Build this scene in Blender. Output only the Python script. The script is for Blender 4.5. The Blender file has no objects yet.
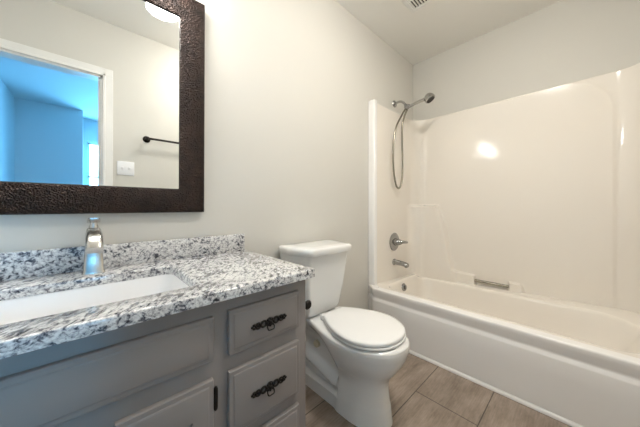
import bpy, bmesh, math
from mathutils import Vector, Matrix

scene = bpy.context.scene
col = scene.collection
PI = math.pi

# ------------------------------------------------------------------ camera, world, exposure
YAW = math.radians(46.7)
cd = bpy.data.cameras.new('camera')
cam = bpy.data.objects.new('camera', cd)
col.objects.link(cam)
cam.location = (0.0, -1.2, 1.0)
cam.rotation_euler = (PI / 2, 0, YAW - PI / 2)
cd.sensor_fit = 'HORIZONTAL'
cd.sensor_width = 36.0
cd.lens = 36.0 * 248.0 / 640.0
cd.shift_y = -6.8 / 640.0
cd.clip_start = 0.02
scene.camera = cam

world = bpy.data.worlds.new('sky')
scene.world = world
world.use_nodes = True
wb = world.node_tree.nodes['Background']
wb.inputs['Color'].default_value = (0.17, 0.58, 1.0, 1)
wb.inputs['Strength'].default_value = 12.0

scene.view_settings.view_transform = 'Standard'
scene.view_settings.look = 'None'
scene.view_settings.exposure = 0.08
scene.view_settings.gamma = 1.0

CEILING_FILL = 86.0      # emission of the added fill dome, out of view on the ceiling
VANITY_LAMP = 22.0       # emission of the glass shades over the mirror
WARM = (1.0, 0.95, 0.88)
WHITE = (1.0, 0.975, 0.94)

# daylight through the bedroom window
dl = bpy.data.lights.new('window_daylight', 'AREA')
dl.shape = 'RECTANGLE'; dl.size = 1.0; dl.size_y = 1.3
dl.energy = 76.0; dl.color = (0.17, 0.58, 1.0)
dlo = bpy.data.objects.new('window_daylight', dl)
col.objects.link(dlo)
dlo.location = (0.52, -5.14, 1.42)
dlo.rotation_euler = (PI / 2, 0, 0)      # faces +y, into the bedroom

# ------------------------------------------------------------------ materials
def mat(name, rgb, rough=0.5, metal=0.0, coat=0.0, spec=0.5):
    m = bpy.data.materials.new(name); m.use_nodes = True
    b = m.node_tree.nodes['Principled BSDF']
    b.inputs['Base Color'].default_value = (*rgb, 1)
    b.inputs['Roughness'].default_value = rough
    b.inputs['Metallic'].default_value = metal
    b.inputs['Coat Weight'].default_value = coat
    b.inputs['Coat Roughness'].default_value = 0.06
    b.inputs['Specular IOR Level'].default_value = spec
    return m

def nd(m, typ, **kw):
    n = m.node_tree.nodes.new(typ)
    for k, v in kw.items():
        if k in n.inputs: n.inputs[k].default_value = v
        else: setattr(n, k, v)
    return n

def ln(m, a, b): m.node_tree.links.new(a, b)
def bsdf(m): return m.node_tree.nodes['Principled BSDF']

def coords(m, scale=(1, 1, 1), loc=(0, 0, 0), rot=(0, 0, 0)):
    t = nd(m, 'ShaderNodeTexCoord'); mp = nd(m, 'ShaderNodeMapping')
    mp.inputs['Scale'].default_value = scale
    mp.inputs['Location'].default_value = loc
    mp.inputs['Rotation'].default_value = rot
    ln(m, t.outputs['Object'], mp.inputs['Vector'])
    return mp.outputs['Vector']

def ramp(m, fac, stops):
    r = nd(m, 'ShaderNodeValToRGB')
    e = r.color_ramp.elements
    while len(e) < len(stops): e.new(0.5)
    for i, (p, c) in enumerate(stops):
        e[i].position = p; e[i].color = (*c, 1)
    ln(m, fac, r.inputs['Fac'])
    return r.outputs['Color']

def bump(m, height, strength, dist=0.002):
    b = nd(m, 'ShaderNodeBump', Strength=strength, Distance=dist)
    ln(m, height, b.inputs['Height'])
    ln(m, b.outputs['Normal'], bsdf(m).inputs['Normal'])

def wall_paint(name, rgb):
    m = mat(name, rgb, 0.62, spec=0.3)
    n = nd(m, 'ShaderNodeTexNoise', Scale=180.0, Detail=3.0)
    ln(m, coords(m), n.inputs['Vector'])
    bump(m, n.outputs['Fac'], 0.08, 0.001)
    return m

M = {}
M['wall'] = wall_paint('wall_paint', (0.665, 0.648, 0.597))
M['ceiling'] = wall_paint('ceiling_paint', (0.87, 0.855, 0.81))
M['bedroom'] = wall_paint('bedroom_paint', (0.70, 0.76, 0.80))
M['trim'] = mat('white_trim_paint', (0.84, 0.83, 0.80), 0.35)
M['acrylic'] = mat('bath_acrylic', (0.86, 0.81, 0.735), 0.12, coat=0.3)
M['apron'] = mat('bath_apron_acrylic', (0.88, 0.865, 0.845), 0.2, coat=0.3)
M['ceramic'] = mat('white_ceramic', (0.83, 0.83, 0.81), 0.08, coat=0.4)
M['seat'] = mat('white_seat_plastic', (0.85, 0.85, 0.84), 0.22)
M['sink'] = mat('sink_ceramic', (0.88, 0.88, 0.88), 0.28)
M['chrome'] = mat('chrome', (0.36, 0.36, 0.36), 0.12, 1.0)
M['bright_chrome'] = mat('bright_chrome', (0.46, 0.46, 0.45), 0.07, 1.0)
M['nickel'] = mat('brushed_nickel', (0.62, 0.60, 0.57), 0.24, 1.0)
M['hose'] = mat('hose_metal', (0.33, 0.31, 0.26), 0.25, 1.0)
M['black'] = mat('oil_rubbed_bronze', (0.018, 0.015, 0.013), 0.42, 0.6)
M['cream'] = mat('cream_plastic', (0.80, 0.72, 0.52), 0.4)
M['plate'] = mat('switch_plastic', (0.85, 0.86, 0.88), 0.35)
M['dark'] = mat('vent_dark', (0.05, 0.048, 0.045), 0.8)
M['mirror'] = mat('mirror_silver', (0.93, 0.95, 0.95), 0.0, 1.0)

def granite():
    m = mat('granite', (0.8, 0.8, 0.8), 0.13, coat=0.5)
    v = coords(m, (1, 1, 1), rot=(0.3, 0.2, 0.6))
    vs = nd(m, 'ShaderNodeMapping'); vs.inputs['Scale'].default_value = (1.0, 0.38, 1.0)
    ln(m, v, vs.inputs['Vector'])
    n1 = nd(m, 'ShaderNodeTexNoise', Scale=95.0, Detail=5.0, Roughness=0.6, Distortion=0.5)
    n2 = nd(m, 'ShaderNodeTexNoise', Scale=210.0, Detail=4.0, Roughness=0.6, Distortion=0.3)
    n3 = nd(m, 'ShaderNodeTexNoise', Scale=14.0, Detail=3.0, Roughness=0.5)
    for n in (n1, n2, n3): ln(m, vs.outputs['Vector'], n.inputs['Vector'])
    a = nd(m, 'ShaderNodeMath', operation='MULTIPLY_ADD'); a.inputs[1].default_value = 0.28; 
    ln(m, n3.outputs['Fac'], a.inputs[0]); ln(m, n1.outputs['Fac'], a.inputs[2])
    c1 = ramp(m, a.outputs[0], [(0.47, (0.035, 0.038, 0.05)), (0.54, (0.17, 0.175, 0.20)), (0.60, (0.50, 0.50, 0.51)), (0.69, (0.78, 0.78, 0.77))])
    c2 = ramp(m, n2.outputs['Fac'], [(0.34, (0.25, 0.25, 0.28)), (0.45, (0.80, 0.80, 0.80)), (0.6, (1, 1, 1))])
    x = nd(m, 'ShaderNodeMix', data_type='RGBA', blend_type='MULTIPLY')
    x.inputs['Factor'].default_value = 0.85
    ln(m, c1, x.inputs['A']); ln(m, c2, x.inputs['B'])
    ln(m, x.outputs['Result'], bsdf(m).inputs['Base Color'])
    return m
M['granite'] = granite()

def cabinet_paint():
    m = mat('grey_cabinet_paint', (0.275, 0.25, 0.238), 0.33)
    n = nd(m, 'ShaderNodeTexNoise', Scale=60.0, Detail=3.0)
    ln(m, coords(m), n.inputs['Vector'])
    bump(m, n.outputs['Fac'], 0.05, 0.001)
    return m
M['cabinet'] = cabinet_paint()

def hammered():
    m = mat('hammered_bronze', (0.03, 0.02, 0.016), 0.25, 0.75)
    v = nd(m, 'ShaderNodeTexVoronoi', Scale=215.0, feature='SMOOTH_F1')
    ln(m, coords(m), v.inputs['Vector'])
    n = nd(m, 'ShaderNodeTexNoise', Scale=25.0, Detail=3.0)
    ln(m, coords(m), n.inputs['Vector'])
    c = ramp(m, n.outputs['Fac'], [(0.3, (0.012, 0.0085, 0.0075)), (0.7, (0.034, 0.021, 0.0165))])
    ln(m, c, bsdf(m).inputs['Base Color'])
    bump(m, v.outputs['Distance'], 1.0, 0.006)
    return m
M['frame'] = hammered()

def floor_tile():
    m = mat('wood_look_tile', (0.2, 0.16, 0.13), 0.42)
    v = coords(m, loc=(0.305 - 1.30, 0.87, 0))
    b = nd(m, 'ShaderNodeTexBrick', offset=0.5, offset_frequency=2)
    b.inputs['Scale'].default_value = 1.0
    b.inputs['Brick Width'].default_value = 0.61
    b.inputs['Row Height'].default_value = 0.2925
    b.inputs['Mortar Size'].default_value = 0.0028
    b.inputs['Mortar Smooth'].default_value = 0.2
    b.inputs['Color1'].default_value = (0.31, 0.250, 0.202, 1)
    b.inputs['Color2'].default_value = (0.36, 0.293, 0.24, 1)
    b.inputs['Mortar'].default_value = (0.11, 0.088, 0.07, 1)
    ln(m, v, b.inputs['Vector'])
    n = nd(m, 'ShaderNodeTexNoise', Scale=5.0, Detail=7.0, Roughness=0.65)
    ln(m, coords(m, (1.0, 2.6, 1)), n.inputs['Vector'])
    g = nd(m, 'ShaderNodeTexNoise', Scale=9.0, Detail=5.0, Roughness=0.7)
    ln(m, coords(m, (1.0, 16.0, 1)), g.inputs['Vector'])
    c1 = ramp(m, n.outputs['Fac'], [(0.3, (0.62, 0.60, 0.58)), (0.68, (1.28, 1.28, 1.29))])
    c2 = ramp(m, g.outputs['Fac'], [(0.3, (0.78, 0.77, 0.76)), (0.7, (1.12, 1.12, 1.12))])
    x = nd(m, 'ShaderNodeMix', data_type='RGBA', blend_type='MULTIPLY'); x.inputs['Factor'].default_value = 1
    y = nd(m, 'ShaderNodeMix', data_type='RGBA', blend_type='MULTIPLY'); y.inputs['Factor'].default_value = 1
    ln(m, b.outputs['Color'], x.inputs['A']); ln(m, c1, x.inputs['B'])
    ln(m, x.outputs['Result'], y.inputs['A']); ln(m, c2, y.inputs['B'])
    ln(m, y.outputs['Result'], bsdf(m).inputs['Base Color'])
    inv = nd(m, 'ShaderNodeMath', operation='SUBTRACT'); inv.inputs[0].default_value = 1.0
    ln(m, b.outputs['Fac'], inv.inputs[1])
    bump(m, inv.outputs[0], 0.5, 0.002)
    return m
M['tile'] = floor_tile()

def carpet():
    m = mat('bedroom_carpet', (0.45, 0.42, 0.38), 0.95)
    n = nd(m, 'ShaderNodeTexNoise', Scale=300.0)
    ln(m, coords(m), n.inputs['Vector']); bump(m, n.outputs['Fac'], 0.4, 0.004)
    return m
M['carpet'] = carpet()

def glow(name, rgb, s):
    m = mat(name, (0.9, 0.9, 0.88), 0.3)
    bsdf(m).inputs['Emission Color'].default_value = (*rgb, 1)
    bsdf(m).inputs['Emission Strength'].default_value = s
    return m
M['dome'] = glow('fill_dome_glass', WARM, CEILING_FILL)
M['shade'] = glow('lit_shade_glass', WHITE, VANITY_LAMP)

def glass():
    m = mat('window_glass', (0.95, 0.98, 1.0), 0.0)
    nt = m.node_tree
    tr = nd(m, 'ShaderNodeBsdfTransparent'); gl = nd(m, 'ShaderNodeBsdfGlossy', Roughness=0.02)
    mx = nd(m, 'ShaderNodeMixShader'); mx.inputs['Fac'].default_value = 0.06
    ln(m, tr.outputs[0], mx.inputs[1]); ln(m, gl.outputs[0], mx.inputs[2])
    ln(m, mx.outputs[0], nt.nodes['Material Output'].inputs['Surface'])
    return m
M['glass'] = glass()

# ------------------------------------------------------------------ mesh helpers
def obj(name, bm, m, parent=None, smooth=35, loc=None):
    me = bpy.data.meshes.new(name)
    bmesh.ops.recalc_face_normals(bm, faces=bm.faces)
    bm.to_mesh(me); bm.free()
    if smooth:
        me.shade_auto_smooth(angle=math.radians(smooth)) if hasattr(me, 'shade_auto_smooth') else None
        for p in me.polygons: p.use_smooth = True
        me.set_sharp_from_angle(angle=math.radians(smooth))
    me.materials.append(m)
    o = bpy.data.objects.new(name, me)
    col.objects.link(o)
    if parent: o.parent = parent
    if loc: o.location = loc
    return o

def tag(o, label, cat, group=None):
    o['label'] = label; o['category'] = cat
    if group: o['group'] = group
    return o

def thing(name, label, cat, loc=(0, 0, 0), group=None):
    o = bpy.data.objects.new(name, None); col.objects.link(o)
    o.location = loc; o.empty_display_size = 0.1
    return tag(o, label, cat, group)

def struct(name, bm, m, parent=None, smooth=0):
    o = obj(name, bm, m, parent, smooth)
    if parent is None: o['kind'] = 'structure'
    return o

def box(bm, x0, x1, y0, y1, z0, z1, bev=0.0, seg=2):
    r = bmesh.ops.create_cube(bm, size=1.0)
    vs = r['verts']
    for v in vs:
        v.co = Vector(((x0 + x1) / 2 + v.co.x * (x1 - x0), (y0 + y1) / 2 + v.co.y * (y1 - y0), (z0 + z1) / 2 + v.co.z * (z1 - z0)))
    if bev:
        es = list({e for v in vs for e in v.link_edges})
        bmesh.ops.bevel(bm, geom=es, offset=bev, segments=seg, profile=0.5, affect='EDGES')
    return bm

def loft(bm, loops, cap0=False, cap1=False, closed=True):
    rows = [[bm.verts.new(p) for p in L] for L in loops]
    n = len(rows[0])
    for a, b in zip(rows, rows[1:]):
        for i in range(n if closed else n - 1):
            j = (i + 1) % n
            bm.faces.new((a[i], a[j], b[j], b[i]))
    if cap0: bm.faces.new(list(reversed(rows[0])))
    if cap1: bm.faces.new(rows[-1])
    return rows

def round_poly(pts, radii, k=8):
    """Rounded polygon outline; the same number of points for any shape with the same corner count."""
    out = []
    n = len(pts)
    for i in range(n):
        p = Vector(pts[i]); a = Vector(pts[i - 1]); b = Vector(pts[(i + 1) % n])
        r = radii[i] if isinstance(radii, (list, tuple)) else radii
        u = (a - p).normalized(); w = (b - p).normalized()
        ang = u.angle(w)
        d = r / math.tan(ang / 2)
        s = p + u * d; e = p + w * d
        c = p + (u + w).normalized() * (r / math.sin(ang / 2))
        s0 = s - c; e0 = e - c
        for t in range(k + 1):
            f = t / k
            tot = PI - ang
            v = (s0 * math.sin((1 - f) * tot) + e0 * math.sin(f * tot)) / math.sin(tot)
            q = c + v
            out.append((q.x, q.y))
    return out

def at_z(pts, z): return [(x, y, z) for x, y in pts]
def inset_pts(pts, d):
    """Move every point of a counter-clockwise outline inwards by d."""
    n = len(pts); out = []
    for i in range(n):
        a = Vector(pts[i - 1]); b = Vector(pts[(i + 1) % n]); t = (b - a).normalized()
        out.append((pts[i][0] - t.y * d, pts[i][1] + t.x * d))
    return out

def lathe(bm, prof, seg=32, mtx=None):
    """prof: (radius, height) pairs about z, transformed by mtx."""
    mtx = mtx or Matrix.Identity(4)
    loops = []
    for r, h in prof:
        loops.append([mtx @ Vector((max(r, 1e-5) * math.cos(2 * PI * i / seg), max(r, 1e-5) * math.sin(2 * PI * i / seg), h)) for i in range(seg)])
    loft(bm, loops, True, True)
    return bm

def aim(loc, direction):
    q = Vector(direction).normalized().to_track_quat('Z', 'Y')
    return Matrix.Translation(loc) @ q.to_matrix().to_4x4()

def smooth_path(pts, n=8):
    P = [Vector(p) for p in pts]; out = []
    for i in range(len(P) - 1):
        p0 = P[max(i - 1, 0)]; p1 = P[i]; p2 = P[i + 1]; p3 = P[min(i + 2, len(P) - 1)]
        for t in range(n):
            f = t / n
            out.append(0.5 * ((2 * p1) + (p2 - p0) * f + (2 * p0 - 5 * p1 + 4 * p2 - p3) * f * f + (3 * p1 - p0 - 3 * p2 + p3) * f ** 3))
    out.append(P[-1])
    return out

def tube(bm, pts, r, seg=12, closed=False):
    P = [Vector(p) for p in pts]; n = len(P)
    loops = []; up = None
    for i in range(n):
        if closed: t = (P[(i + 1) % n] - P[i - 1]).normalized()
        else: t = (P[min(i + 1, n - 1)] - P[max(i - 1, 0)]).normalized()
        if up is None:
            up = t.orthogonal().normalized()
        else:
            up = (up - t * up.dot(t)).normalized()
        w = t.cross(up)
        rr = r[i] if isinstance(r, (list, tuple)) else r
        loops.append([P[i] + (up * math.cos(2 * PI * k / seg) + w * math.sin(2 * PI * k / seg)) * rr for k in range(seg)])
    if closed: loops.append(loops[0])
    loft(bm, loops, not closed, not closed)
    return bm

def ball(bm, c, rx, ry=None, rz=None, seg=16):
    ry = ry or rx; rz = rz or rx
    bmesh.ops.create_uvsphere(bm, u_segments=seg, v_segments=seg // 2, radius=1.0, matrix=Matrix.Translation(c) @ Matrix.Diagonal((rx, ry, rz, 1)))
    return bm

def N(): return bmesh.new()

def sstep(a, b, x):
    t = min(1, max(0, (x - a) / (b - a))); return t * t * (3 - 2 * t)

# ------------------------------------------------------------------ room shell
XL, XR, YF, H = -0.75, 2.445, -1.51, 2.457     # left wall, right wall, wall behind the camera, ceiling
DOOR_L, DOOR_R, DOOR_H = -0.68, 0.100, 2.02

struct('floor', box(N(), XL - 0.1, XR + 0.1, YF - 0.11, 0.1, -0.1, 0), M['tile'])
struct('ceiling', box(N(), XL - 0.1, XR + 0.1, YF - 0.11, 0.1, H, H + 0.1), M['ceiling'])
struct('wall_back', box(N(), XL - 0.1, XR + 0.1, 0, 0.1, 0, H), M['wall'])
struct('wall_right', box(N(), XR, XR + 0.1, YF, 0, 0, H), M['wall'])
struct('wall_left', box(N(), XL - 0.1, XL, YF - 0.11, 0, 0, H), M['wall'])
b = N()
box(b, XL, DOOR_L, YF - 0.11, YF, 0, H)
box(b, DOOR_R, XR + 0.1, YF - 0.11, YF, 0, H)
box(b, DOOR_L, DOOR_R, YF - 0.11, YF, DOOR_H, H)
struct('wall_front', b, M['wall'])

# door casing and jamb in the wall behind the camera
b = N()
cw = 0.06
for sy in (YF, YF - 0.122):
    box(b, DOOR_R, DOOR_R + cw, sy, sy + 0.012, 0, DOOR_H + cw, 0.003)
    box(b, DOOR_R - 0.004, DOOR_R + 0.014, sy, sy + 0.018, 0, DOOR_H + 0.014, 0.003)
    box(b, DOOR_L - cw + 0.0, DOOR_L, sy, sy + 0.012, 0, DOOR_H + cw, 0.003)
    box(b, DOOR_L - cw, DOOR_R + cw, sy, sy + 0.0125, DOOR_H, DOOR_H + cw, 0.003)
    box(b, DOOR_L, DOOR_R + 0.014, sy, sy + 0.018, DOOR_H - 0.004, DOOR_H + 0.014, 0.003)
struct('trim_1', b, M['trim'])
b = N()
box(b, DOOR_R - 0.018, DOOR_R, YF - 0.11, YF, 0, DOOR_H)
box(b, DOOR_L, DOOR_L + 0.018, YF - 0.11, YF, 0, DOOR_H)
box(b, DOOR_L, DOOR_R, YF - 0.11, YF, DOOR_H - 0.018, DOOR_H)
box(b, DOOR_R - 0.03, DOOR_R - 0.018, YF - 0.07, YF - 0.035, 0, DOOR_H - 0.018)
box(b, DOOR_L + 0.018, DOOR_L + 0.03, YF - 0.07, YF - 0.035, 0, DOOR_H - 0.018)
struct('trim_2', b, M['trim'])

def baseboard(name, x0, x1, y0, y1):
    struct(name, box(N(), x0, x1, y0, y1, 0, 0.085, 0.004), M['trim'])
baseboard('baseboard_back', 0.565, 1.60, -0.013, 0)
baseboard('baseboard_front', DOOR_R + cw, 1.59, YF, YF + 0.013)
baseboard('baseboard_left', XL, XL + 0.013, YF + 0.02, 0)

# bedroom seen through the doorway in the mirror
BY = YF - 0.11
struct('bedroom_floor', box(N(), XL - 0.1, 2.6, -5.3, BY, -0.1, 0), M['carpet'])
struct('bedroom_ceiling', box(N(), XL - 0.1, 2.6, -5.3, BY, H, H + 0.1), M['bedroom'])
struct('wall_bedroom_left', box(N(), XL - 0.1, XL, -5.3, BY, 0, H), M['bedroom'])
struct('wall_bedroom_right', box(N(), 2.5, 2.6, -5.3, BY, 0, H), M['bedroom'])
b = N()
WL, WR = 0.01, 1.03
box(b, XL, -0.04, -5.1, -4.45, 0, H)                       # closet jog
box(b, -0.04, WL, -5.1, -5.0, 0, H)
box(b, WR, 2.5, -5.1, -5.0, 0, H)
box(b, WL, WR, -5.1, -5.0, 0, 0.8)
box(b, WL, WR, -5.1, -5.0, 2.05, H)
struct('wall_bedroom_back', b, M['bedroom'])
b = N()
for x0, x1, z0, z1 in ((WL, WL + 0.035, 0.8, 2.05), (WR - 0.035, WR, 0.8, 2.05), (WL, WR, 0.8, 0.835), (WL, WR, 2.015, 2.05), (WL, WR, 1.41, 1.44)):
    box(b, x0, x1, -5.08, -5.03, z0, z1)
w = struct('window_1', b, M['trim'])
obj('glass', box(N(), WL + 0.035, WR - 0.035, -5.057, -5.053, 0.835, 2.015), M['glass'], w, 0)

# ------------------------------------------------------------------ bathtub and shower surround (one moulded unit)
TX0, TX1 = 1.606, XR - 0.045        # rim front, surround face on the end wall
SD = 0.05                           # surround depth off the side walls
RIM = 0.373
tub = thing('bathtub_shower_unit', 'cream one-piece bathtub with moulded shower surround filling the alcove', 'bathtub', (1.606, -0.755, 0))
T = Matrix.Translation((-1.606, 0.755, 0))
def tobj(name, bm, m, smooth=40, parent=None):
    bm.transform(T)
    return obj(name, bm, m, parent or tub, smooth)

# rim deck and basin
K = 10
y_l, y_r = -SD + 0.004, YF + SD - 0.004
outer = round_poly([(1.628, y_r - 0.03), (TX1 + 0.035, y_r - 0.03), (TX1 + 0.035, y_l + 0.03), (1.628, y_l + 0.03)], [0.065, 0.003, 0.003, 0.065], K)
def basin(front, back_r, back_l, left, right, rr):
    return round_poly([(front, right), (back_r, right), (back_l, left), (front, left)], rr, K)
loops = [at_z(outer, RIM - 0.0006)]
e = basin(1.700, 2.215, 2.345, -0.130, -1.405, [0.12, 0.20, 0.10, 0.10])
loops.append(at_z(inset_pts(e, -0.012), RIM))
loops.append(at_z(inset_pts(e, -0.004), RIM - 0.002))
loops.append(at_z(inset_pts(e, 0.004), RIM - 0.009))
loops.append(at_z(inset_pts(e, 0.009), RIM - 0.022))
loops.append(at_z(basin(1.722, 2.195, 2.325, -0.155, -1.36, [0.12, 0.20, 0.10, 0.10]), 0.28))
loops.append(at_z(basin(1.745, 2.18, 2.29, -0.175, -1.27, [0.12, 0.18, 0.10, 0.10]), 0.14))
loops.append(at_z(basin(1.765, 2.16, 2.27, -0.195, -1.22, [0.12, 0.17, 0.10, 0.10]), 0.095))
loops.append(at_z(basin(1.80, 2.13, 2.24, -0.23, -1.17, [0.10, 0.14, 0.08, 0.08]), 0.078))
def drop(p):
    x, y, z = p
    f = sstep(2.22, 2.31, x) * sstep(-1.02, -0.88, y)
    return (x, y, z - 0.042 * f * sstep(0.20, 0.34, z))
loops = [[drop(p) for p in L] for L in loops]
b = N(); loft(b, loops, False, True)
tobj('basin', b, M['acrylic'], 50)

# apron: a profile swept round the front of the tub
prof = [(-0.056, RIM), (-0.012, RIM), (-0.005, RIM - 0.0012), (-0.001, RIM - 0.004), (0.0, RIM - 0.010), (-0.002, RIM - 0.03), (-0.010, 0.312),
        (-0.0115, 0.304), (-0.010, 0.297), (-0.003, 0.286), (-0.0015, 0.278), (-0.002, 0.20), (-0.006, 0.022)]
def apron_path():
    P = []
    n = 14; ln_ = 0.10; dx = 1.664 - TX0
    raw = [(TX0 + dx * (1 - sstep(0, 1, i / n)), -0.004 - ln_ * i / n) for i in range(n)]
    m = 24
    raw += [(TX0, -0.004 - ln_ + (YF + 0.008 + 2 * ln_) * i / m) for i in range(m)]
    raw += [(TX0 + dx * sstep(0, 1, i / n), YF + 0.004 + ln_ - ln_ * i / n) for i in range(n + 1)]
    for i, (x, y) in enumerate(raw):
        a = Vector(raw[max(i - 1, 0)]); c = Vector(raw[min(i + 1, len(raw) - 1)]); t = (c - a).normalized()
        P.append((x, y, (t.y, -t.x)))
    return P
b = N(); L = []
for x, y, n in apron_path():
    L.append([(x + n[0] * o, y + n[1] * o, z) for o, z in prof])
loft(b, L, closed=False)
tobj('apron', b, M['apron'], 50)
# quarter-round strip at its foot
b = N(); L = []
tp = [(-0.018, 0.0), (0.0, 0.0), (0.0, 0.009), (-0.005, 0.018), (-0.012, 0.022), (-0.018, 0.022)]
for x, y, n in apron_path():
    L.append([(x + n[0] * o, y + n[1] * o, z) for o, z in tp])
loft(b, [list(r) for r in zip(*L)], closed=False)
tobj('base_strip', b, M['apron'], 40)

# surround wall: a moulded sheet along a U-shaped path with raised ledge
R = 0.13
XS = 1.70
def surround_path():
    out = []     # (x, y, inward nx, ny, q) ; q equals -y on the end wall
    q_arc = SD + R - R * PI / 2
    n = 26
    for i in range(n):
        x = XS + (TX1 - R - XS) * i / n
        out.append((x, -SD, 0, -1, q_arc - (TX1 - R - x)))
    n = 22
    for i in range(n):
        a = PI / 2 * i / n
        out.append((TX1 - R + R * math.sin(a), -SD - R + R * math.cos(a), -math.sin(a), -math.cos(a), q_arc + R * a))
    y0, y1 = -SD - R, YF + SD + R
    n = 220
    for i in range(n):
        y = y0 + (y1 - y0) * i / n
        out.append((TX1, y, -1, 0, -y))
    n = 22
    for i in range(n):
        a = PI / 2 * i / n
        out.append((TX1 - R + R * math.cos(a), YF + SD + R - R * math.sin(a), -math.cos(a), math.sin(a), -y1 + R * a))
    n = 16
    for i in range(n + 1):
        x = TX1 - R + (XS - TX1 + R) * i / n
        out.append((x, YF + SD, 0, 1, -y1 + R * PI / 2 + (TX1 - R - x)))
    return out
QA = SD + R - R * PI / 2
LEDGE = [(QA - 0.03, 0.2), (QA - 0.03, 1.010), (0.274, 1.014), (0.324, 0.861), (0.409, 0.445), (0.425, 0.432), (0.575, 0.424), (0.588, 0.29), (0.797, 0.29),
         (0.806, 0.419), (0.868, 0.419), (0.885, 0.40), (0.906, 0.33), (0.906, 0.2)]
def sdist(px, py):
    """Signed distance to the ledge outline, positive inside."""
    best = 9; inside = False
    n = len(LEDGE)
    for i in range(n):
        ax, ay = LEDGE[i]; bx, by = LEDGE[(i + 1) % n]
        dx, dy = bx - ax, by - ay
        t = max(0, min(1, ((px - ax) * dx + (py - ay) * dy) / (dx * dx + dy * dy)))
        best = min(best, math.hypot(px - ax - t * dx, py - ay - t * dy))
        if (ay > py) != (by > py) and px < ax + (py - ay) / (by - ay) * dx: inside = not inside
    return best if inside else -best
zs = [0.315 + 0.005 * i for i in range(148)] + [1.06 + 0.0125 * i for i in range(63)]
top = 1.845
b = N(); L = []
for x, y, nx, ny, q in surround_path():
    row = []
    for z in zs:
        # broad panel with rounded upper corners on the end wall
        cq = abs(q - 0.728); dx = cq - (0.608 - 0.25); dz = (z - 0.30) - (1.555 - 0.25)
        sd = math.hypot(max(dx, 0), max(dz, 0)) + min(max(dx, dz), 0) - 0.25
        h = 0.010 * sstep(0.012, -0.012, sd)
        if z < 1.04 and QA - 0.06 < q < 0.94: h = max(h, (0.062 - 0.028 * sstep(0.40, 0.44, q)) * sstep(-0.007 - 0.009 * sstep(0.44, 0.5, z) * sstep(0.95, 0.86, z), 0.009 + 0.007 * sstep(0.44, 0.5, z) * sstep(0.95, 0.86, z), sdist(q, z)) * sstep(QA - 0.05, QA + 0.12, q))
        row.append((x + nx * h, y + ny * h, z))
    # rounded top lip, then a flat top back to the wall
    for o, dz in ((0.0, 0.008), (0.001, 0.0105), (0.004, 0.012)):
        row.append((x - nx * o, y - ny * o, top - 0.012 + dz))
    ex, ey = x, y
    if nx == 0: ey = -0.004 if ny < 0 else YF + 0.004
    elif ny == 0: ex = XR - 0.004
    else:
        tx = (XR - 0.004 - x) / -nx if nx else 9
        ty = ((-0.004 - y) if ny < 0 else (YF + 0.004 - y)) / -ny
        t = min(tx, ty); ex, ey = x - nx * t, y - ny * t
    row.append((ex, ey, top))
    L.append(row)
loft(b, L, closed=False)
tobj('surround_wall', b, M['acrylic'], 55)
for side in (0, 1):
    pl = [(1.667, -0.003), (1.667, -0.062), (1.705, -0.062), (1.72, -SD + 0.002), (1.72, -0.003)]
    rp = round_poly(pl, [0.002, 0.012, 0.012, 0.002, 0.002], 6)
    if side: rp = [(x, YF - y) for x, y in rp]
    b = N()
    loft(b, [at_z(rp, RIM - 0.02), at_z(rp, 1.852), at_z(inset_pts(rp, 0.004 if not side else -0.004), 1.858)], True, True)
    tobj('front_flange', b, M['apron'], 40)
g = N(); tube(g, [(2.370, -0.580, 0.384), (2.370, -0.805, 0.384)], 0.0105, 16)
for yy in (-0.583, -0.797): lathe(g, [(0.012, -0.004), (0.012, 0.004)], 16, aim((2.370, yy, 0.384), (0, 1, 0)))
o = tobj('grab_bar', g, M['hose']); o['label'] = 'brushed metal grab bar in a notch'
g = N()
lathe(g, [(0.0, 0), (0.030, 0), (0.033, 0.003), (0.031, 0.010), (0.022, 0.014), (0, 0.015)], 32, aim((1.965, -0.150, 0.315), (0, -1, 0.16)))
box(g, 1.959, 1.971, -0.178, -0.160, 0.30, 0.335, 0.003)
o = tobj('overflow_plate', g, M['chrome']); o['label'] = 'round metal overflow plate'
g = N(); lathe(g, [(0, 0), (0.035, 0), (0.037, 0.003), (0.025, 0.005), (0, 0.004)], 32, Matrix.Translation((1.98, -0.32, 0.0785)))
o = tobj('drain', g, M['nickel']); o['label'] = 'round metal drain'

# ------------------------------------------------------------------ shower fittings
VX = 1.985
t = thing('shower_valve', 'round chrome shower valve with lever above the tub spout', 'shower valve', (VX, -SD - 0.001, 0.69))
g = N(); lathe(g, [(0, 0), (0.078, 0), (0.080, 0.003), (0.074, 0.008), (0.05, 0.013), (0.034, 0.016)], 40, aim((0, 0.0, 0), (0, -1, 0)))
obj('escutcheon', g, M['chrome'], t)
g = N(); lathe(g, [(0.034, 0.008), (0.032, 0.03), (0.027, 0.045), (0.024, 0.06), (0.02, 0.066), (0, 0.068)], 32, aim((0, 0, 0), (0, -1, 0)))
tube(g, smooth_path([(0, -0.045, 0), (0.014, -0.07, 0.002), (0.035, -0.085, 0.001), (0.062, -0.09, -0.002)], 5), [0.016, 0.016, 0.0155, 0.015, 0.015, 0.0145, 0.014, 0.014, 0.0135, 0.013, 0.013, 0.013, 0.0125, 0.012, 0.012, 0.010], 16)
obj('lever_handle', g, M['chrome'], t)

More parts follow.
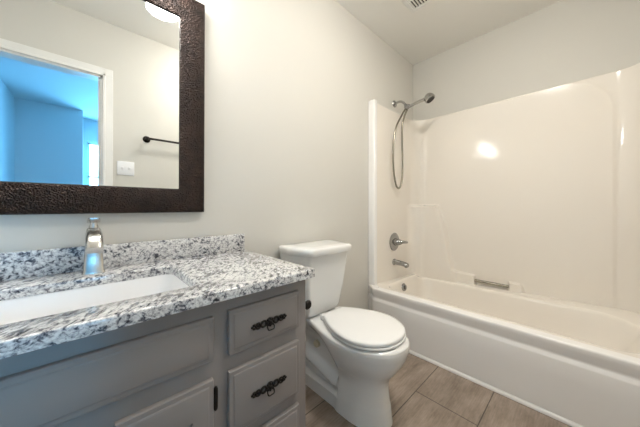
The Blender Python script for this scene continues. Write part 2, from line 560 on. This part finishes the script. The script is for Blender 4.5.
t = thing('tub_spout', 'chrome tub spout below the shower valve', 'tub spout', (VX, -SD - 0.001, 0.512))
g = N()
L = []
for d, r, dz in ((0.0, 0.030, 0), (0.006, 0.030, 0), (0.010, 0.024, 0), (0.05, 0.0235, -0.001), (0.09, 0.022, -0.004), (0.118, 0.0205, -0.008), (0.130, 0.018, -0.011), (0.134, 0.011, -0.013)):
    L.append([(r * math.cos(2 * PI * i / 28), -d, dz + r * 0.95 * math.sin(2 * PI * i / 28)) for i in range(28)])
loft(g, L, True, True)
obj('spout_body', g, M['chrome'], t)
g = N(); lathe(g, [(0.013, 0), (0.013, -0.012), (0.010, -0.016), (0, -0.016)], 20, Matrix.Translation((0, -0.112, -0.018)))
obj('outlet', g, M['chrome'], t)

SX = 2.075
t = thing('hand_shower', 'chrome hand shower on wall arm with a looping metal hose', 'shower head', (SX, 0, 1.95))
def L2(p): return (p[0] - SX, p[1], p[2] - 1.95)
g = N(); lathe(g, [(0, 0), (0.030, 0), (0.032, 0.003), (0.028, 0.009), (0.016, 0.014), (0.011, 0.016)], 32, aim((0, -0.0005, 0), (0, -1, 0)))
obj('escutcheon', g, M['chrome'], t)
g = N(); tube(g, smooth_path([(0, -0.005, 0), (0.0, -0.05, 0.006), (0.0, -0.085, -0.008), (0.0, -0.115, -0.045)], 8), 0.0105, 16)
obj('shower_arm', g, M['bright_chrome'], t)
g = N()
ball(g, (0, -0.118, -0.050), 0.017, seg=20)
lathe(g, [(0.0, -0.022), (0.017, -0.022), (0.019, -0.01), (0.019, 0.012), (0.015, 0.024), (0.0, 0.024)], 24, aim((0, -0.130, -0.066), (0, -0.6, 0.25)))
obj('holder', g, M['chrome'], t)
hs = Vector((0, -0.112, -0.077)); he = Vector((0, -0.298, -0.045))
g = N()
hp = [hs + (he - hs) * (i / 10) + Vector((0, 0, 0.006 * math.sin(PI * i / 10))) for i in range(11)]
tube(g, hp, [0.012, 0.0125, 0.0125, 0.0125, 0.0125, 0.0125, 0.012, 0.012, 0.0125, 0.014, 0.017], 18)
obj('handle', g, M['bright_chrome'], t)
g = N()
mx = aim((0, -0.318, -0.040), (0.05, -0.40, -0.58))
lathe(g, [(0, -0.030), (0.020, -0.028), (0.032, -0.018), (0.041, 0.0), (0.043, 0.016), (0.042, 0.024), (0.037, 0.028), (0, 0.028)], 32, mx)
hd = obj('spray_head', g, M['bright_chrome'], t)
g = N(); lathe(g, [(0, 0.0275), (0.034, 0.0275), (0.034, 0.030), (0, 0.031)], 32, mx)
obj('spray_face', g, M['dark'], hd)['label'] = 'dark spray face'
g = N()
hose = [L2(p) for p in ((2.07, -0.112, 1.868), (2.015, -0.106, 1.80), (1.935, -0.098, 1.68), (1.903, -0.095, 1.54), (1.898, -0.092, 1.40), (1.915, -0.092, 1.27),
        (1.945, -0.094, 1.185), (1.978, -0.096, 1.160), (2.010, -0.098, 1.18), (2.035, -0.10, 1.25), (2.045, -0.10, 1.38), (2.03, -0.104, 1.56), (2.02, -0.11, 1.70), (2.045, -0.118, 1.80), (2.075, -0.128, 1.862))]
tube(g, smooth_path(hose, 10), 0.0078, 12)
obj('hose', g, M['hose'], t)['label'] = 'looping metal hose'

# ------------------------------------------------------------------ toilet
CX = 0.998
t = thing('toilet', 'white two-piece toilet with closed lid between vanity and tub', 'toilet', (CX, 0, 0))
KEYS = [  # z, front d, front half width, back half width
    (0.0, 0.602, 0.109, 0.100), (0.060, 0.595, 0.104, 0.096), (0.072, 0.594, 0.103, 0.066), (0.10, 0.588, 0.099, 0.058), (0.175, 0.580, 0.093, 0.056),
    (0.205, 0.588, 0.099, 0.050), (0.235, 0.612, 0.117, 0.050), (0.27, 0.640, 0.142, 0.056), (0.305, 0.660, 0.160, 0.076), (0.34, 0.674, 0.173, 0.108), (0.372, 0.676, 0.178, 0.118),
    (0.384, 0.674, 0.176, 0.118), (0.390, 0.664, 0.166, 0.114), (0.392, 0.650, 0.152, 0.106)]
def key(z):
    for a, c in zip(KEYS, KEYS[1:]):
        if a[0] <= z <= c[0]:
            f = (z - a[0]) / (c[0] - a[0]); return [a[i] + (c[i] - a[i]) * f for i in (1, 2, 3)]
    return list(KEYS[-1][1:])
DB, DC = 0.075, 0.43
def bowl_width(d, z, hw, hb):
    lo, hi = (0.345, 0.375) if z < 0.22 else (0.345 - (z - 0.22) * 1.5, 0.375 + (z - 0.22) * 0.3)
    w = hb + (hw - hb) * sstep(lo, hi, d)
    if 0.05 < z < 0.30 and d < 0.37:
        zc = 0.155 - 0.20 * max(0, d - 0.12)
        w += 0.040 * math.exp(-((z - zc) / 0.028) ** 2) * sstep(0.375, 0.33, d) 
    return w
def soft_key(z):
    """The outline blended over a few centimetres of height, so that the bowl flows into the foot."""
    r = 0.032 * sstep(0.085, 0.13, z) * sstep(0.375, 0.33, z)
    if r < 1e-4: return key(z)
    v = [key(z + r * (i - 4) / 4) for i in range(9)]
    return [sum(q[j] for q in v) / 9 for j in range(3)]
def bowl_loop(z):
    df, hw, hb = soft_key(z)
    half = []
    for i in range(27):
        d = DB + (DC - DB) * i / 26
        half.append((bowl_width(d, z, hw, hb), d))
    for i in range(1, 22):
        a = PI / 2 * i / 22
        half.append((hw * math.cos(a) ** 0.9, DC + (df - DC) * math.sin(a)))
    pts = half + [(0.0, df)] + [(-w, d) for w, d in reversed(half)]
    return [(x, -d, z) for x, d in pts]
b = N()
zl = sorted(set([i * 0.0098 for i in range(41)] + [k[0] for k in KEYS]))
zl = [z for z in zl if z <= 0.392]
loft(b, [bowl_loop(z) for z in zl], True, True)
obj('bowl', b, M['ceramic'], t, 50)
g = N(); lathe(g, [(0, -0.03), (0.0195, -0.03), (0.0195, 0.003), (0.017, 0.006), (0, 0.007)], 28, aim((-0.064, -0.178, 0.235), (-1, 0, 0)))
obj('access_cap', g, M['cream'], t)['label'] = 'round cream cap on the side of the bowl'

def egg(hw, d0, d1, dc, wb, n=22):
    half = []
    for i in range(n):
        a = PI / 2 * i / n
        f = i / n
        half.append((wb + (hw - wb) * (1 - (1 - f) ** 1.8), d0 + (dc - d0) * f))
    for i in range(n):
        a = PI / 2 * i / n
        half.append((hw * math.cos(a) ** 0.94, dc + (d1 - dc) * math.sin(a)))
    return [(w, -d) for w, d in half] + [(0, -d1)] + [(-w, -d) for w, d in reversed(half)]
def scaled(pts, s, dc=0.46): return [(x * s, -dc + (y + dc) * s) for x, y in pts]
b = N()
so = egg(0.172, 0.245, 0.655, 0.48, 0.074)
loft(b, [at_z(scaled(so, 0.985), 0.397), at_z(so, 0.3985), at_z(so, 0.404), at_z(scaled(so, 0.985), 0.407)], True, True)
obj('seat', b, M['seat'], t, 40)
b = N()
lo = egg(0.173, 0.240, 0.651, 0.48, 0.070)
loft(b, [at_z(scaled(lo, 0.98), 0.409), at_z(scaled(lo, 0.998), 0.411), at_z(lo, 0.416), at_z(scaled(lo, 0.996), 0.422), at_z(scaled(lo, 0.975), 0.426), at_z(scaled(lo, 0.90), 0.428), at_z(scaled(lo, 0.5), 0.4305)], True, True)
obj('lid', b, M['seat'], t, 50)
for s in (-1, 1):
    b = N(); box(b, s * 0.060 - 0.020, s * 0.060 + 0.020, -0.255, -0.222, 0.392, 0.420, 0.006, 3)
    obj('hinge', b, M['seat'], t)

def tank_plan(hb, hm, hf, back, mid, front, rr):
    return [(x - 0.018, y) for x, y in round_poly([(-hf, -front), (hf, -front), (hm, -mid), (hb, -back), (-hb, -back), (-hm, -mid)], rr, 6)]
RR = [0.035, 0.035, 0.05, 0.015, 0.015, 0.05]
b = N()
loft(b, [at_z(tank_plan(0.115, 0.120, 0.105, 0.045, 0.11, 0.175, RR), 0.393),
         at_z(tank_plan(0.128, 0.138, 0.122, 0.03, 0.115, 0.195, RR), 0.405),
         at_z(tank_plan(0.140, 0.150, 0.130, 0.024, 0.12, 0.205, RR), 0.43),
         at_z(tank_plan(0.165, 0.176, 0.148, 0.022, 0.125, 0.225, RR), 0.58),
         at_z(tank_plan(0.187, 0.197, 0.162, 0.02, 0.128, 0.245, RR), 0.742)], True, True)
obj('tank', b, M['ceramic'], t, 50)
b = N()
RL = [0.03, 0.03, 0.05, 0.02, 0.02, 0.05]
def lidp(d, z): return at_z(tank_plan(0.195 - d, 0.207 - d, 0.162 - d, 0.018 + d, 0.12, 0.270 - d, RL), z)
loft(b, [lidp(0.012, 0.740), lidp(0.004, 0.743), lidp(0.001, 0.753), lidp(0.0, 0.771), lidp(0.004, 0.779), lidp(0.013, 0.783), lidp(0.06, 0.785)], True, True)
obj('tank_lid', b, M['ceramic'], t, 50)
# flush lever on the far front shoulder is not shown by the photo

# ------------------------------------------------------------------ vanity cabinet
VL, VR = -0.513, 0.577          # cabinet ends
VM = (VL + VR) / 2
FY = -0.512                     # face frame plane
t = thing('vanity_cabinet', 'grey painted vanity cabinet with drawers under the granite top', 'cabinet', (VM, 0, 0))
def vx(bm): bm.transform(Matrix.Translation((-VM, 0, 0))); return bm
b = N()
box(b, VL, VL + 0.018, FY + 0.001, -0.003, 0, 0.751)
box(b, VR - 0.018, VR, FY + 0.001, -0.003, 0, 0.751)
box(b, VL + 0.018, VR - 0.018, FY + 0.02, -0.003, 0.09, 0.105)
box(b, VL + 0.018, VR - 0.018, -0.012, -0.003, 0.09, 0.751)
box(b, VL + 0.018, VR - 0.018, FY + 0.07, FY + 0.085, 0, 0.09)
obj('carcass', vx(b), M['cabinet'], t, 30)
b = N(); box(b, VL, VR, FY, FY + 0.019, 0.09, 0.7515, 0.0015)
obj('face_frame', vx(b), M['cabinet'], t, 30)

def panel(x0, x1, z0, z1, field=False):
    """Overlay front with a stepped edge; the door also has a routed field."""
    b = N()
    def ring(d, y): return [(x0 + d, y, z0 + d), (x1 - d, y, z0 + d), (x1 - d, y, z1 - d), (x0 + d, y, z1 - d)]
    L = [ring(0, FY - 0.0005), ring(0, FY - 0.0125), ring(0.002, FY - 0.0143), ring(0.012, FY - 0.0152), ring(0.0145, FY - 0.0172), ring(0.017, FY - 0.018)]
    if not field:
        loft(b, L, True, True)
    else:
        n = 14
        def fieldring(d, y):
            xa, xb, za, zb = x0 + d, x1 - d, z0 + d, z1 - d - 0.0
            P = [(xa, y, za), (xb, y, za)]
            for i in range(n + 1):
                f = i / n
                x = xb + (xa - xb) * f
                rise = 0.0
                P.append((x, y, zb - 0.030 + rise))
            return P
        rows = loft(b, L, True, False)
        last = rows[-1]
        first = [b.verts.new(p) for p in fieldring(0.052, FY - 0.018)]
        # face between the outer rectangle and the routed field
        b.faces.new((last[0], last[1], first[1], first[0]))
        b.faces.new((last[1], last[2], first[2], first[1]))
        b.faces.new([last[2], last[3]] + list(reversed(first[2:])))
        b.faces.new((last[3], last[0], first[0], first[-1]))
        prev = first
        for d, y in ((0.055, FY - 0.011), (0.060, FY - 0.011), (0.070, FY - 0.017)):
            cur = [b.verts.new(p) for p in fieldring(d, y)]
            for i in range(len(cur)):
                j = (i + 1) % len(cur)
                b.faces.new((prev[i], prev[j], cur[j], cur[i]))
            prev = cur
        b.faces.new(prev)
    return vx(b)

def pull_mesh(cx, cz):
    """Ornate pull: a pierced backplate of scrolls, a boss, and a hanging bail."""
    y = FY - 0.018
    b = N()
    def ringlet(dx, rx, rz, r):
        P = [(cx + dx + rx * math.cos(2 * PI * i / 18), y - 0.004, cz + rz * math.sin(2 * PI * i / 18)) for i in range(18)]
        tube(b, P, r, 8, closed=True)
    for s in (-1, 1):
        ringlet(s * 0.0220, 0.0092, 0.0084, 0.0034)
        ringlet(s * 0.0410, 0.0074, 0.0074, 0.0034)
        ball(b, (cx + s * 0.0318, y - 0.004, cz), 0.0040, 0.005, 0.0050)
        ball(b, (cx + s * 0.0415, y - 0.003, cz), 0.0034, 0.003, 0.0034)
        for dz in (0.0052, -0.0052):
            ball(b, (cx + s * 0.0530, y - 0.003, cz + dz), 0.0062, 0.003, 0.0038)
        ball(b, (cx + s * 0.0595, y - 0.003, cz), 0.0042, 0.003, 0.0036)
    ball(b, (cx, y - 0.003, cz), 0.0130, 0.006, 0.0145)
    ball(b, (cx, y - 0.008, cz), 0.006, 0.005, 0.006)
    for i in range(8):
        a = 2 * PI * i / 8
        ball(b, (cx + 0.0105 * math.cos(a), y - 0.005, cz + 0.0105 * math.sin(a)), 0.0042, 0.004, 0.0042, 10)
    return vx(b)
def bail_mesh(cx, cz):
    y = FY - 0.022
    b = N()
    tube(b, smooth_path([(cx - 0.010, y, cz - 0.006), (cx - 0.0115, y - 0.005, cz - 0.014), (cx - 0.009, y - 0.008, cz - 0.0205), (cx, y - 0.008, cz - 0.0215), (cx + 0.009, y - 0.008, cz - 0.0205), (cx + 0.0115, y - 0.005, cz - 0.014), (cx + 0.010, y, cz - 0.006)], 5), 0.0021, 8)
    return vx(b)

def mirror_x(x0, x1, flip): return (x0, x1) if not flip else (2 * VM - x1, 2 * VM - x0)
for flip in (False, True):
    x0, x1 = mirror_x(0.289, 0.537, flip)
    for z0, z1 in ((0.585, 0.710), (0.356, 0.538), (0.118, 0.318)):
        d = obj('drawer', panel(x0, x1, z0, z1), M['cabinet'], t, 30)
        cz = (z0 + z1) / 2 - 0.004
        p = obj('pull', pull_mesh((x0 + x1) / 2 + 0.002, cz), M['black'], d, 40)
        obj('bail', bail_mesh((x0 + x1) / 2 + 0.002, cz), M['black'], d, 40)
    x0, x1 = mirror_x(0.044, 0.247, flip)
    d = obj('door', panel(x0, x1, 0.118, 0.540, True), M['cabinet'], t, 30)
    hx = 0.2545 if not flip else 2 * VM - 0.2545
    for z in (0.482, 0.176):
        b = N()
        lathe(b, [(0, -0.034), (0.003, -0.032), (0.0055, -0.027), (0.006, -0.02), (0.006, 0.02), (0.0055, 0.027), (0.003, 0.032), (0, 0.034)], 16, Matrix.Translation((hx, FY - 0.007, z)))
        obj('hinge', vx(b), M['black'], d, 40)
obj('false_drawer', panel(-0.183, 0.247, 0.591, 0.706), M['cabinet'], t, 30)

# ------------------------------------------------------------------ countertop, sink, faucet
CT, CB = 0.780, 0.7522
t = thing('countertop', 'speckled white and black granite countertop with backsplash on grey vanity', 'countertop', (VM, 0, CB))
CL, CR = VL - 0.02, 0.593
K = 8
def plan(d, z): return at_z(round_poly([(CL + d, -0.551 + d), (CR - d, -0.551 + d), (CR - d, -0.003 - d), (CL + d, -0.003 - d)], [0.012, 0.012, 0.003, 0.003], K), z)
def hole(d): return round_poly([(-0.235 + d, -0.455 + d), (0.232 - d, -0.455 + d), (0.232 - d, -0.150 - d), (-0.235 + d, -0.150 - d)], 0.035, K)
b = N()
loops = [at_z(hole(0), CB), plan(0.0, CB), plan(0, CT - 0.005), plan(0.001, CT - 0.002), plan(0.003, CT - 0.0005), plan(0.006, CT), at_z(hole(-0.004), CT), at_z(hole(-0.001), CT - 0.0015), at_z(hole(0), CT - 0.005), at_z(hole(0), CB)]
loft(b, loops)
bmesh.ops.remove_doubles(b, verts=b.verts, dist=1e-5)
b.transform(Matrix.Translation((-VM, 0, -CB)))
obj('slab', b, M['granite'], t, 50)
b = N(); box(b, CL, CR - 0.008, -0.022, -0.002, CT, 0.863, 0.002)
b.transform(Matrix.Translation((-VM, 0, -CB)))
obj('backsplash', b, M['granite'], t, 30)

SXC = 0.0
t = thing('sink', 'white rectangular undermount sink set in the granite countertop', 'sink', (SXC, -0.30, CB))
def bowlr(x0, x1, y0, y1, r): return round_poly([(x0, y0), (x1, y0), (x1, y1), (x0, y1)], r, K)
b = N()
zt = CB - 0.0005
loops = [at_z(bowlr(-0.253, 0.250, -0.473, -0.132, 0.04), zt - 0.014), at_z(bowlr(-0.253, 0.250, -0.473, -0.132, 0.04), zt), at_z(bowlr(-0.236, 0.233, -0.456, -0.149, 0.035), zt),
         at_z(bowlr(-0.234, 0.231, -0.454, -0.151, 0.035), zt - 0.006), at_z(bowlr(-0.226, 0.222, -0.444, -0.160, 0.04), zt - 0.07), at_z(bowlr(-0.213, 0.200, -0.436, -0.170, 0.045), zt - 0.115),
         at_z(bowlr(-0.195, 0.175, -0.420, -0.190, 0.05), zt - 0.130), at_z(bowlr(-0.12, 0.11, -0.36, -0.25, 0.04), zt - 0.136)]
loft(b, loops, False, True)
b.transform(Matrix.Translation((-SXC, 0.30, -CB)))
obj('basin', b, M['sink'], t, 50)
g = N(); lathe(g, [(0, 0), (0.022, 0), (0.023, 0.002), (0.018, 0.004), (0, 0.005)], 28, Matrix.Translation((0, 0, -0.1366)))
obj('drain', g, M['nickel'], t)['label'] = 'round metal drain'

t = thing('faucet', 'brushed nickel single-lever faucet behind the white sink', 'faucet', (0.018, -0.072, CT + 0.0004))
def sq(cx, cy, hx, hy, z, r, ny=None): return [(x, y, z) for x, y in round_poly([(cx - hx, cy - hy), (cx + hx, cy - hy), (cx + hx, cy + hy), (cx - hx, cy + hy)], r, 5)]
g = N()
loft(g, [sq(0, 0, 0.029, 0.031, 0, 0.010), sq(0, 0, 0.029, 0.031, 0.004, 0.010), sq(0, 0, 0.0265, 0.0285, 0.008, 0.009), sq(0, 0, 0.023, 0.025, 0.06, 0.008), sq(0, 0, 0.020, 0.023, 0.115, 0.008), sq(0, 0, 0.0185, 0.022, 0.140, 0.008),
         sq(0, 0, 0.016, 0.019, 0.147, 0.007), sq(0, 0, 0.010, 0.012, 0.150, 0.005)], True, True)
obj('body', g, M['nickel'], t, 40)
g = N()
L = []
for y, z, hx, hz in ((-0.008, 0.118, 0.018, 0.024), (-0.03, 0.122, 0.0195, 0.0235), (-0.06, 0.121, 0.0205, 0.022), (-0.09, 0.114, 0.021, 0.021), (-0.112, 0.101, 0.021, 0.019), (-0.122, 0.088, 0.0205, 0.016)):
    pts = round_poly([(-hx, -hz), (hx, -hz), (hx, hz), (-hx, hz)], [0.004, 0.004, 0.012, 0.012], 5)
    a = -0.55 * sstep(-0.02, -0.09, y) if y < -0.02 else 0
    a = 0.9 * sstep(0.04, 0.125, -y)
    L.append([(x, y - v * math.sin(a), z + v * math.cos(a)) for x, v in pts])
loft(g, L, True, True)
obj('spout', g, M['nickel'], t, 40)
g = N()
lathe(g, [(0.0135, 0), (0.0125, 0.006), (0.0095, 0.014), (0.011, 0.02), (0, 0.021)], 20, Matrix.Translation((0, 0.0, 0.148)))
L = []
for y, z, hx, hz in ((0.018, 0.1685, 0.013, 0.003), (0.0, 0.170, 0.017, 0.0045), (-0.025, 0.174, 0.0165, 0.004), (-0.060, 0.180, 0.0145, 0.003), (-0.072, 0.182, 0.010, 0.002)):
    L.append([(x, y, z + v) for x, v in round_poly([(-hx, -hz), (hx, -hz), (hx, hz), (-hx, hz)], hz * 0.8, 4)])
loft(g, L, True, True)
obj('lever', g, M['nickel'], t, 40)

# black paper holder on the end of the vanity
t = thing('toilet_paper_holder', 'black toilet paper holder on the side of the vanity facing the toilet', 'paper holder', (VR - 0.001, -0.33, 0.634))
g = N(); lathe(g, [(0, 0), (0.022, 0), (0.023, 0.003), (0.018, 0.008), (0.009, 0.011), (0.008, 0.027)], 24, aim((0, 0, 0), (1, 0, 0)))
obj('rosette', g, M['black'], t)
g = N(); tube(g, [(0.025, 0.006, 0), (0.025, -0.16, 0)], 0.0065, 14)
lathe(g, [(0, -0.006), (0.012, -0.006), (0.017, 0.0), (0.0175, 0.004), (0.012, 0.010), (0, 0.011)], 24, aim((0.025, -0.163, 0), (0, -1, 0)))
obj('arm', g, M['black'], t)

# ------------------------------------------------------------------ framed mirror, leaning slightly off the wall at the top
MZ0, MZ1, MX1, FW = 0.976, 1.905, 0.388, 0.100
MX0 = -0.360
t = thing('wall_mirror', 'rectangular wall mirror in a wide hammered dark bronze frame', 'mirror', (0.014, -0.004, MZ0))
t.rotation_euler = (math.radians(0.7), 0, 0)
w2 = (MX1 - MX0) / 2; hh = MZ1 - MZ0
fp = [(0.0, 0.0), (0.0, -0.020), (0.004, -0.026), (0.012, -0.028), (0.06, -0.026), (FW - 0.010, -0.020), (FW - 0.003, -0.017), (FW, -0.012), (FW, -0.004)]
b = N(); rings = []
for d, y in fp:
    rings.append([(-w2 + d, y, d), (w2 - d, y, d), (w2 - d, y, hh - d), (-w2 + d, y, hh - d)])
loft(b, rings)
obj('frame', b, M['frame'], t, 25)
b = N(); box(b, -w2 + FW - 0.004, w2 - FW + 0.004, -0.0095, -0.004, FW - 0.004, hh - FW + 0.004)
o = obj('mirror_glass', b, M['mirror'], t, 0)
b = N(); box(b, -w2 + 0.006, w2 - 0.006, -0.0035, -0.0005, 0.006, hh - 0.006)
obj('backing', b, M['black'], t, 0)

# ------------------------------------------------------------------ lamps
t = thing('vanity_light', 'three-shade lit vanity light above the bronze framed mirror', 'wall light', (0.014, 0, 2.06))
g = N(); box(g, -0.30, 0.30, -0.022, -0.001, -0.04, 0.04, 0.008, 3)
obj('backplate', g, M['nickel'], t)
for x in (-0.235, 0.0, 0.235):
    g = N(); tube(g, smooth_path([(x, -0.02, 0), (x, -0.08, 0.012), (x, -0.125, 0.0), (x, -0.13, -0.04)], 6), 0.008, 12)
    lathe(g, [(0, 0.0), (0.024, 0.0), (0.026, -0.03), (0, -0.03)], 24, Matrix.Translation((x, -0.13, -0.035)))
    obj('arm', g, M['nickel'], t)
    g = N(); lathe(g, [(0, 0), (0.026, 0), (0.034, -0.02), (0.048, -0.06), (0.058, -0.10), (0.064, -0.132), (0.060, -0.132), (0.054, -0.10), (0, -0.09)], 32, Matrix.Translation((x, -0.13, -0.062)))
    obj('shade', g, M['shade'], t, 60)

t = thing('ceiling_fill_light', 'round white flush dome added as unseen fill light on the ceiling before the tub', 'added fill light', (0.98, -0.98, H))  # added out of view to brighten tub, floor and ceiling
g = N(); lathe(g, [(0, 0), (0.150, 0), (0.153, -0.006), (0.148, -0.018), (0.140, -0.022), (0, -0.022)], 48)
obj('base', g, M['trim'], t)
g = N(); lathe(g, [(0.142, -0.020), (0.140, -0.034), (0.124, -0.056), (0.092, -0.074), (0.05, -0.082), (0, -0.084)], 48)
obj('dome', g, M['dome'], t, 60)

# exhaust grille
t = thing('ceiling_vent', 'white square exhaust vent with slats on the ceiling', 'vent', (1.655, -0.445, H))
hv = 0.127
b = N()
def sqr(d, z): return [(-hv + d, -hv + d, z), (hv - d, -hv + d, z), (hv - d, hv - d, z), (-hv + d, hv - d, z)]
loft(b, [sqr(0, 0), sqr(0, -0.004), sqr(0.012, -0.014), sqr(0.034, -0.016), sqr(0.036, -0.006)])
obj('frame', b, M['trim'], t, 25)
b = N(); box(b, -hv + 0.03, hv - 0.03, -hv + 0.03, hv - 0.03, -0.003, -0.0005)
obj('backing', b, M['dark'], t, 0)
b = N()
for i in range(10):
    y = -0.086 + 0.172 * i / 9
    box(b, -hv + 0.035, hv - 0.035, y - 0.0035, y + 0.0035, -0.014, -0.004)
box(b, -0.004, 0.004, -hv + 0.035, hv - 0.035, -0.0145, -0.004)
obj('grille', b, M['trim'], t, 0)

# ------------------------------------------------------------------ on the wall behind the camera, seen in the mirror
t = thing('towel_bar', 'black towel bar on the wall reflected in the mirror', 'towel bar', (0.39, YF, 1.562))
for x in (0.0, 0.60):
    g = N(); lathe(g, [(0, 0), (0.028, 0), (0.029, 0.004), (0.024, 0.010), (0.012, 0.014), (0.010, 0.05), (0.014, 0.056), (0.014, 0.07), (0, 0.072)], 24, aim((x, 0.0005, 0), (0, 1, 0)))
    obj('post', g, M['black'], t)
g = N(); tube(g, [(0, 0.062, 0), (0.60, 0.062, 0)], 0.0095, 14)
obj('bar', g, M['black'], t)

t = thing('light_switch', 'white double light switch plate beside the door casing', 'light switch', (0.245, YF, 1.29))
g = N(); box(g, -0.058, 0.058, 0.0003, 0.007, -0.058, 0.058, 0.003)
obj('plate', g, M['plate'], t, 30)
for s in (-1, 1):
    g = N(); box(g, s * 0.023 - 0.006, s * 0.023 + 0.006, 0.005, 0.0085, -0.013, 0.013, 0.001)
    box(g, s * 0.023 - 0.004, s * 0.023 + 0.004, 0.006, 0.018, -0.002, 0.009, 0.001)
    obj('toggle', g, M['plate'], t, 30)
